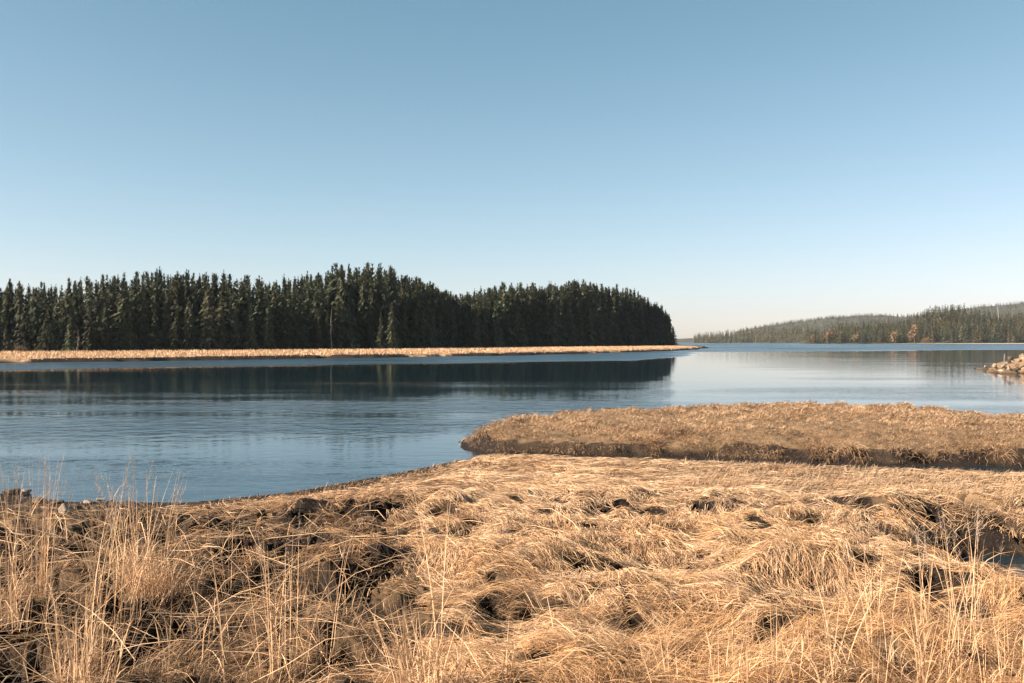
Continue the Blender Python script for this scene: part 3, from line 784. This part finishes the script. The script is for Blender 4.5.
L = (0.09+0.18*r.random(n)**1.4)*(1+0.3*(big-.5))*(1+.35*farb)
lift = np.radians(np.abs(r.normal(size=n))*12+3+16*left*r.random(n)+14*front*r.random(n))*(1-.4*farb)
layer = r.random(n)**1.5*0.10*(0.5+1.0*big)*(1-.4*farb)
c1 = np.clip((streak-.42)*4, .05, 1)*(1-.7*left)*(0.6+1.1*farb)*r.choice([.3, 1, 1.6], n)
col = mixc([c1, 0.5*r.choice([.4, 1.4], n), 0.4*sstep(.42, .65, big)*r.choice([.2, 1.6], n)+.5*front+.45*left, (0.30*np.clip((.58-streak)*5, 0, 1)+.95*left+.7*shore)*r.choice([.3, 1.7], n), .3*band+.2*farb, 2.5*mudp+.35*(r.random(n) < .12)+.9*left*(r.random(n) < .5)], [PALE, STRAW, ORANGE, BROWN, GREY, RED])
K = 8
rep = lambda q: np.repeat(q, K)
m_ = n*K
sp = rep(.042*np.maximum(1, rad/9)*(1+.6*farb))
jx = r.normal(size=m_)*sp; jy = r.normal(size=m_)*sp*.6-.0
ca, sa = np.cos(rep(ang)), np.sin(rep(ang))
X = rep(x)+jy*ca-jx*sa; Y = rep(y)+jy*sa+jx*ca
A = rep(ang)+r.normal(size=m_)*.20+jx*2.0; LL = rep(L)*(.65+.6*r.random(m_)); LI = rep(lift)+r.normal(size=m_)*.07
DR = -np.abs(LI)*(1.2+1.0*r.random(m_)); wd = .0029*np.maximum(1, np.hypot(X, Y)/6.5)*(.65+.75*r.random(m_))
CO = np.repeat(col, K, axis=0)*(.62+.7*r.random(m_))[:, None]
LA = rep(layer)+r.random(m_)*.012
SZ = fast_surface(X, Y)
ok = np.ones(m_, bool)
for q_, lim in ((.45, .11), (.8, .18)):
    hh = hollow(X+np.cos(A)*LL*q_, Y+np.sin(A)*LL*q_); ok &= (hh < lim) | (rep(r.random(n)) < .16)
X, Y, SZ, LA, A, LL, LI, DR, wd, CO = [q[ok] for q in (X, Y, SZ, LA, A, LL, LI, DR, wd, CO)]
push(*blades(np.stack([X, Y, SZ+LA+.012], -1), A, LL, LI, DR, wd, CO, 3, follow=fast_surface, r=r))
# blades that hang over the rims into the hollows
x, y, r = scatter_near(330000, 6)
hl = hollow(x, y); sz, d, g = smooth_near(x, y)
k_ = (hl > .03) & (hl < .26) & (d > .4) & (g < .4) & (r.random(len(x)) < .75-1.5*hl)
x, y = x[k_], y[k_]; n = len(x); z = land(x, y)
e_ = .05; gx_ = hollow(x+e_, y)-hollow(x-e_, y); gy_ = hollow(x, y+e_)-hollow(x, y-e_)
ang = np.arctan2(gy_, gx_)+r.normal(size=n)*.7
col = mixc([.5*r.random(n), .5+0*x, .5*r.random(n), .8*r.random(n)], [PALE, STRAW, ORANGE, BROWN])*(.5+.8*r.random(n))[:, None]
push(*blades(np.stack([x, y, z+.01], -1), ang, .05+.15*r.random(n), np.radians(r.uniform(-50, 45, n)), -np.radians(r.uniform(10, 80, n)), .0036*np.maximum(1, y/7)*(.6+.8*r.random(n)), col, 3, r=r))
# dead litter lying on the bare peat
x, y, r = scatter_near(420000, 8)
hl = hollow(x, y); sz, d, g = smooth_near(x, y); left, band, shore, front = zones(x, y)
k_ = (d > -.1) & (sz > .03) & (r.random(len(x)) < np.where(hl > .05, .7, .2+.8*left)) & (y < 17)
x, y, hl = x[k_], y[k_], hl[k_]; n = len(x); z = land(x, y)
col = mixc([.15*r.random(n), .3*r.random(n), .4*r.random(n), .8+0*x, .3+0*x], [PALE, STRAW, ORANGE, BROWN, RED])*(.25+.7*r.random(n))[:, None]
push(*blades(np.stack([x, y, z+.006], -1), r.random(n)*6.283, .025+.065*r.random(n)**1.5, np.radians(r.uniform(-5, 45, n)), -np.radians(r.uniform(0, 50, n)), .0045*np.maximum(1, y/7)*(.6+.8*r.random(n)), col, 1, r=r))
# 2. tangle and tufts, upright
x, y, r = scatter_near(230000, 2)
tuft = fbm(x*1.5, y*1.5, 131, 3)
sz, d, g = smooth_near(x, y); hl = hollow(x, y)
left, band, shore, front = zones(x, y)
dens = 0.30*sstep(.48, .66, tuft)+0.22*left+0.95*band+0.7*shore+0.6*front
gl = sstep(.02, .3, g)*sstep(.9, .5, g)
dens = np.clip(dens+gl*.8, 0, 1)*(1-.25*sstep(13, 16, y)*(1-band)*(1-shore))
dens = np.where((y > 14.5) & (band < .3) & (shore < .3) & (gl < .1), dens*.15, dens)
scrub = sstep(-4.3, -6.0, x+1.2*(fbm(x*.8, y*.8, 106, 2)-.5))*sstep(11.5, 14.0, y)
keep = (d > 0.1) & (g < 0.6) & (hl < 0.05) & (r.random(len(x)) < dens*(1-.6*scrub))
scrub = scrub[keep]
x, y, sz, tuft, left, band, shore, front, d = [q[keep] for q in (x, y, sz, tuft, left, band, shore, front, d)]
n = len(x); rad = np.hypot(x, y)
ang = flow_angle(x, y)+r.normal(size=n)*(.8+.6*left)
L = (0.09+.17*r.random(n))*(1-.2*band)*(1-.45*shore)*(1+.5*front)*(1-.4*scrub)
lift = np.radians(25+50*r.random(n)); droop = -np.radians(20+85*r.random(n))
wd = 0.0029*np.maximum(1, rad/7.0)*(0.7+0.7*r.random(n))
col = mixc([.25+0*x, .5+0*x, .4*r.random(n)+.5*front, .35*r.random(n)+1.1*left+.9*shore+1.5*scrub+.7*band*r.random(n), 1.1*band+.2], [PALE, STRAW, ORANGE, BROWN, GREY])*(0.6+.7*r.random(n))[:, None]
push(*blades(np.stack([x, y, sz], -1), ang, L, lift, droop, wd, col, 3, r=r))
# 3. long loose stalks fallen across the tangle
x, y, r = scatter_near(5200, 3)
sz, d, g = smooth_near(x, y); left, band, shore, front = zones(x, y)
keep = (d > .6) & (y < 13) & (r.random(len(x)) < .25+.75*left+.3*front)
x, y, sz = x[keep], y[keep], sz[keep]; n = len(x)
ang = r.random(n)*6.283; L = .45+.55*r.random(n); lift = np.radians(3+30*r.random(n)**2)
col = mixc([.6+0*x, .6+0*x, .3*r.random(n)], [PALE, STRAW, ORANGE])*(.8+.45*r.random(n))[:, None]
push(*blades(np.stack([x, y, sz+.06], -1), ang, L, lift, -lift*1.3, .0048*np.maximum(1, y/8)*(.6+.6*r.random(n)), col, 3, follow=fast_surface, r=r))
o = mesh_np("matted_grass", np.concatenate(VV), np.concatenate(FF), M_grass, col=np.concatenate(CC))
tag(o, "flattened dry straw coloured marsh grass covering the near ground", "grass", kind="stuff")
print("near blades verts", nv)

# peninsula grass
VV, FF, CC = [], [], []; nv = 0
r = np.random.default_rng(9)
n0 = 420000
x = r.uniform(-2, 26, n0); y = r.uniform(20, 41.5, n0)
ok = np.abs(x/y) < 0.66
x, y = x[ok], y[ok]
d = sdf(PEN, x, y); zz = land(x, y); ok = (d > -0.9) & (zz > .05) & (r.random(len(x)) < np.where(zz < .22, .55+.45*sstep(.38, .5, fbm(x*1.3, y*1.3, 149, 2)), 1)); x, y, d = x[ok], y[ok], d[ok]
big = fbm(x*.5, y*.5, 141, 3); tuft = fbm(x*2.2, y*2.2, 143, 2)
ok = r.random(len(x)) < .3+.7*sstep(.38, .6, tuft); x, y, d, big, tuft = [q[ok] for q in (x, y, d, big, tuft)]
n = len(x); z = land(x, y); edge = sstep(1.3, .2, d)
fmid = sstep(25, 31, y-0.0*x)
ang = -math.pi/2+r.normal(size=n)*(1.2-.5*edge)
L = (.05+.11*r.random(n))*(.4+1.0*tuft)*(.7+.7*sstep(.35, .65, big))*(1+1.6*edge*sstep(.3, .6, tuft))
lift = np.radians(15+55*r.random(n))*(1-.3*edge); droop = -np.radians(20+60*r.random(n)+70*edge)
wd = .012*(.7+.7*r.random(n))*y/30
low = sstep(.45, .2, z)
col = mixc([(1.0*fmid+.2)*r.choice([.3, 1.6], n), .45+0*x, .10+.25*sstep(.5, .7, big), 1.5*sstep(.56, .42, fbm(x*1.1, y*.6, 147, 3))+.35*edge+.35*(1-fmid)+.5*low, .7+0*x], [PALE, STRAW, ORANGE, BROWN, GREY])*(.62+.65*r.random(n))[:, None]
push(*blades(np.stack([x, y, z-.01], -1), ang, L, lift, droop, wd, col, 2, r=r))
o = mesh_np("tidal_grass", np.concatenate(VV), np.concatenate(FF), M_grass, col=np.concatenate(CC))
tag(o, "short brown marsh grass covering the low tongue of land beyond the creek", "grass", kind="stuff")

# far bank grass
VV, FF, CC = [], [], []; nv = 0
r = np.random.default_rng(10)
n0 = 120000
tt = r.random(n0)
fl_ = np.array(FAR[1:14], float); sg = np.hypot(*(fl_[1:]-fl_[:-1]).T); cm = np.concatenate([[0], np.cumsum(sg)])
s = tt*cm[-1]; x = np.interp(s, cm, fl_[:, 0])+r.normal(size=n0)*3; y = np.interp(s, cm, fl_[:, 1])
dep = r.random(n0)**1.6*95; dd = np.hypot(x, y); x = x*(1+dep/dd); y = y*(1+dep/dd)
d = sdf(FAR, x, y); z = land(x, y); ok = (d > -.5) & (z > 0.25)
px = 512+F*x/y; wl = np.interp(px, WL[:, 0], WL[:, 1]); ok &= y < wl+3
x, y, z, d = x[ok], y[ok], z[ok], d[ok]; n = len(x)
edge = sstep(4, .5, d)
col = mixc([.9+0*x, .5+.3*r.random(n), .15*r.random(n), .9*edge*r.random(n)], [PALE, STRAW, ORANGE, BROWN])*(.68+.35*r.random(n))[:, None]
push(*blades(np.stack([x, y, z-.03], -1), r.random(n)*6.283, (.3+.3*r.random(n))*(1-.45*edge), np.radians(45+40*r.random(n)), -np.radians(50*r.random(n)), .10*y/150*(.6+.7*r.random(n)), col, 2, r=r))
# turf on the spit
n0 = 9000; x = r.uniform(46, 75, n0); y = r.uniform(84, 118, n0); z = land(x, y); ok = z > 1.25; x, y, z = x[ok], y[ok], z[ok]; n = len(x)
o = mesh_np("bank_grass", np.concatenate(VV), np.concatenate(FF), M_grass, col=np.concatenate(CC))
tag(o, "pale dry grass on the far bank in front of the spruce wood", "grass", kind="stuff")
VV, FF, CC = [], [], []; nv = 0
col = mixc([.5+0*x, .6+0*x, .4*r.random(n)], [PALE, STRAW, ORANGE])*(.7+.5*r.random(n))[:, None]
push(*blades(np.stack([x, y, z-.03], -1), r.random(n)*6.283, .25+.25*r.random(n), np.radians(30+50*r.random(n)), -np.radians(70*r.random(n)), .07*(.6+.7*r.random(n)), col, 2, r=r))
o = mesh_np("spit_grass", np.concatenate(VV), np.concatenate(FF), M_grass, col=np.concatenate(CC))
tag(o, "tan dry grass on top of the rubble spit at the right edge", "grass", kind="stuff")

# ------------------------------------------------------------------ tall dry reeds, clump by clump
def reed_clump(px, py, top, n, spread, label, group=None, lean=0.12, heads=True, seed=0, short=0.0, dense_leaf=0, tone=1.0, dirn=None):
    r = np.random.default_rng(1000+seed)
    z = .8
    for _ in range(6):
        X, Y = pix(px, py, z); z = float(fast_surface(np.array([X]), np.array([Y]))[0])
    hgt = max(.2, H-(top-342)*Y/F-z)
    root = empty("reed_clump", (X, Y, z-.03)); tag(root, label, "reeds", group)
    n = int(n*1.35)
    th = r.random(n)*6.283; rr_ = spread*np.sqrt(r.random(n))
    P = np.stack([np.cos(th)*rr_, np.sin(th)*rr_, np.zeros(n)], -1)
    ang = th+r.normal(size=n)*.6 if dirn is None else dirn+r.normal(size=n)*.5
    L = hgt*(1-(.25+short)*r.random(n)**1.3)*1.02
    lift = np.radians(90)-np.abs(r.normal(size=n))*lean-.02; droop = -np.abs(r.normal(size=n))*lean*1.8
    wd = (.0046+.0040*r.random(n))*max(.85, Y/8)
    base = mixc([.9+0*L, .8+0*L, .5*r.random(n)], [PALE, STRAW, ORANGE])*(.8+.4*r.random(n))[:, None]*tone
    V, Fc, Cc = blades(P, ang, L, lift, droop, wd, base, 6, roll=r.random(n)*6.28, r=r)
    mesh_np("stems", V, Fc, M_straw, col=Cc, parent=root)
    tips = V.reshape(n, 14, 3)[:, 12]; mid = V.reshape(n, 14, 3)[:, 8]
    # leaves off the stems
    m_ = n*2+dense_leaf
    q = r.integers(n, size=m_); fz = .1+.6*r.random(m_); st = V.reshape(n, 7, 2, 3).mean(2)
    ii = np.clip((fz*6).astype(int), 0, 5); fr = fz*6-ii
    LP = st[q, ii]*(1-fr)[:, None]+st[q, ii+1]*fr[:, None]
    if dense_leaf: LP[-dense_leaf:] = np.stack([r.normal(size=dense_leaf)*spread*.8, r.normal(size=dense_leaf)*spread*.8, 0*LP[-dense_leaf:, 0]], -1)
    LL = (.12+.22*r.random(m_))*min(1, hgt/.8); 
    if dense_leaf: LL[-dense_leaf:] = hgt*(.35+.45*r.random(dense_leaf))
    lc = mixc([.6+0*LL, .8+0*LL, .7*r.random(m_)], [PALE, STRAW, ORANGE])*(.7+.45*r.random(m_))[:, None]*tone
    V2, F2, C2 = blades(LP, r.random(m_)*6.283, LL, np.radians(40+42*r.random(m_)), -np.radians(30+70*r.random(m_)), (.004+.003*r.random(m_))*max(.85, Y/8), lc, 3, r=r)
    mesh_np("leaves", V2, F2, M_straw, col=C2, parent=root)
    if heads:
        hs = 40
        for i in range(n):
            if r.random() < .45: continue
            dv = tips[i]-V.reshape(n, 14, 3)[i, 10]; dv = dv/(np.linalg.norm(dv)+1e-6)
            ln = .18+.12*r.random(); qq = r.random(hs)
            hp = tips[i][None]+dv[None]*(qq[:, None]-.8)*ln
            hc = np.array([[0.55, 0.43, 0.34]])*(.75+.4*r.random((hs, 1))); hli = np.radians(30+50*r.random(hs))
            V3, F3, C3 = blades(hp, r.random(hs)*6.28, .02+.045*(1-qq)*r.random(hs), hli, -hli*.6, np.full(hs, .0022*max(.9, Y/8)), hc, 1, r=r)
            # the stalk the spikelets sit on
            Vs, Fs, Cs = blades(np.array([tips[i]-dv*ln*.8]), np.array([math.atan2(dv[1], dv[0])]), np.array([ln]), np.array([math.asin(max(-1, min(1, dv[2])))]), np.zeros(1), np.array([.003]), hc[:1], 2, r=r)
            mesh_np("seed_head", np.concatenate([V3, Vs]), np.concatenate([F3, Fs+len(V3)]), M_straw, col=np.concatenate([C3, Cs]), parent=root)
    return root
LONE_L = ("single thin straw stalk rising from the tangled grass on the left", "lone stalks over the left tangle")
ROW_R = ("short straw coloured reeds in the loose row along the bottom right", "short reeds along the bottom right")
RC = [  # column, row, top row, stems, spread, label, group, lean, heads, leaves
    (4, 615, 452, 16, .16, "tall feathery reeds cut by the left edge of the picture", None, .10, True, 10),
    (34, 600, 458, 20, .13, "tall upright reeds second from the left edge, standing against the water", None, .07, True, 10),
    (20, 640, 560, 14, .2, "low loose reeds in front of the tall pair at the left edge", None, .2, False, 20),
    (62, 640, 505, 5, .1, "few leaning stalks between the left edge reeds and the feathery cluster", None, .35, False, 6),
    (88, 650, 462, 8, .10, "tall stalk bunch with bright straight stems left of the feathery cluster", None, .10, True, 6),
    (118, 620, 455, 12, .14, "feathery topped reeds leaning right over the rocks", None, .14, True, 6),
    (140, 585, 470, 22, .24, "wide cluster of feathery reeds before the open water", None, .12, True, 60),
    (152, 592, 520, 30, .18, "dense greenish brown grass tuft drooping under the feathery reeds", None, .22, False, 260),
    (75, 700, 600, 26, .14, "thick upright bunch of orange reeds at the bottom left", None, .10, False, 40),
    (98, 705, 590, 14, .12, "slim orange reeds right of the thick bunch at the bottom left", None, .14, False, 20),
    (164, 690, 480, 2, .02, *LONE_L, .03, False, 2),
    (226, 690, 470, 2, .03, *LONE_L, .05, False, 4),
    (228, 600, 500, 4, .05, "thin upright stalks with side leaves left of the tall leaning sheaf", None, .08, False, 6),
    (276, 692, 520, 12, .08, "tall leaning sheaf of bright reeds left of the middle", None, .16, False, 14),
    (292, 665, 500, 9, .09, "loose tall stalks rising right of the leaning sheaf", None, .15, True, 8),
    (320, 680, 525, 10, .10, "reeds bending right between the sheaf and the dark hollow", None, .2, False, 12),
    (205, 640, 560, 9, .16, "sprawling thin reeds lying low left of the leaning sheaf", None, .45, False, 14),
    (345, 620, 555, 7, .12, "small loose reeds above the dark hollow left of the middle", None, .3, False, 14),
    (428, 700, 590, 34, .17, "dense pale tuft of reeds at the bottom left of centre", None, .13, False, 120),
    (440, 660, 480, 3, .03, "three thin bowed stalks standing over the pale tuft", None, .12, False, 2),
    (405, 690, 560, 5, .10, "slender stalks left of the dense pale tuft", None, .12, False, 6),
    (497, 690, 600, 5, .10, "thin dark stalks standing in the big hollow at centre bottom", None, .2, False, 6),
    (690, 700, 610, 7, .14, *ROW_R, .10, False, 14), (722, 705, 600, 5, .14, *ROW_R, .12, False, 14), (752, 705, 605, 8, .15, *ROW_R, .12, False, 14),
    (782, 690, 590, 7, .12, *ROW_R, .1, False, 14), (808, 700, 585, 6, .12, *ROW_R, .1, False, 14), (850, 705, 600, 12, .16, *ROW_R, .1, False, 20),
    (905, 705, 600, 14, .18, *ROW_R, .1, False, 24), (940, 705, 590, 14, .18, *ROW_R, .12, False, 24), (1000, 705, 600, 12, .18, *ROW_R, .12, False, 20),
    (833, 690, 520, 3, .04, "thin tall stalk leaning left at the lower right", None, .2, False, 4),
    (874, 640, 500, 9, .10, "tall pale reeds before the dark gully wall", None, .07, True, 16),
    (864, 625, 545, 10, .14, "shorter reeds beside the tall pale ones before the gully", None, .14, False, 30),
    (918, 640, 520, 7, .10, "upright reeds standing in the middle of the gully mouth", None, .08, True, 14),
    (936, 690, 545, 6, .10, "slim reeds right of centre of the gully mouth", None, .08, False, 14),
    (962, 650, 500, 9, .10, "tall reeds left of the pool at the right edge", None, .08, True, 16),
    (985, 630, 512, 8, .12, "feathery reeds in front of the pool at the right edge", None, .14, True, 20),
    (1012, 690, 560, 8, .12, "reeds in the bottom right corner below the pool", None, .12, False, 16),
    (1018, 560, 520, 10, .2, "drooping grass tuft on the gully lip at the right edge", None, .4, False, 60),
]
for i, (px, py, top, n, sp, lab, grp, ln, hd, dl) in enumerate(RC):
    reed_clump(px, py, top, n, sp, lab, grp, lean=ln, heads=hd, seed=i, dense_leaf=dl)

# ------------------------------------------------------------------ air
bm = bmesh.new(); bmesh.ops.create_cube(bm, size=1.0)
me = bpy.data.meshes.new("haze"); bm.to_mesh(me); bm.free()
hz = bpy.data.objects.new("haze", me); C.objects.link(hz); hz.scale = (9400, 9400, 190); hz.location = (0, 0, 190/2-2.4)
m, t, out = new_mat("air"); pv = N(t, "ShaderNodeVolumePrincipled", Density=0.00005); pv.inputs['Color'].default_value = (.86, .94, 1, 1); pv.inputs['Anisotropy'].default_value = 0.3
t.links.new(pv.outputs[0], out.inputs['Volume']); me.materials.append(m)
tag(hz, "thin pale haze over the far shore", "haze", kind="stuff")
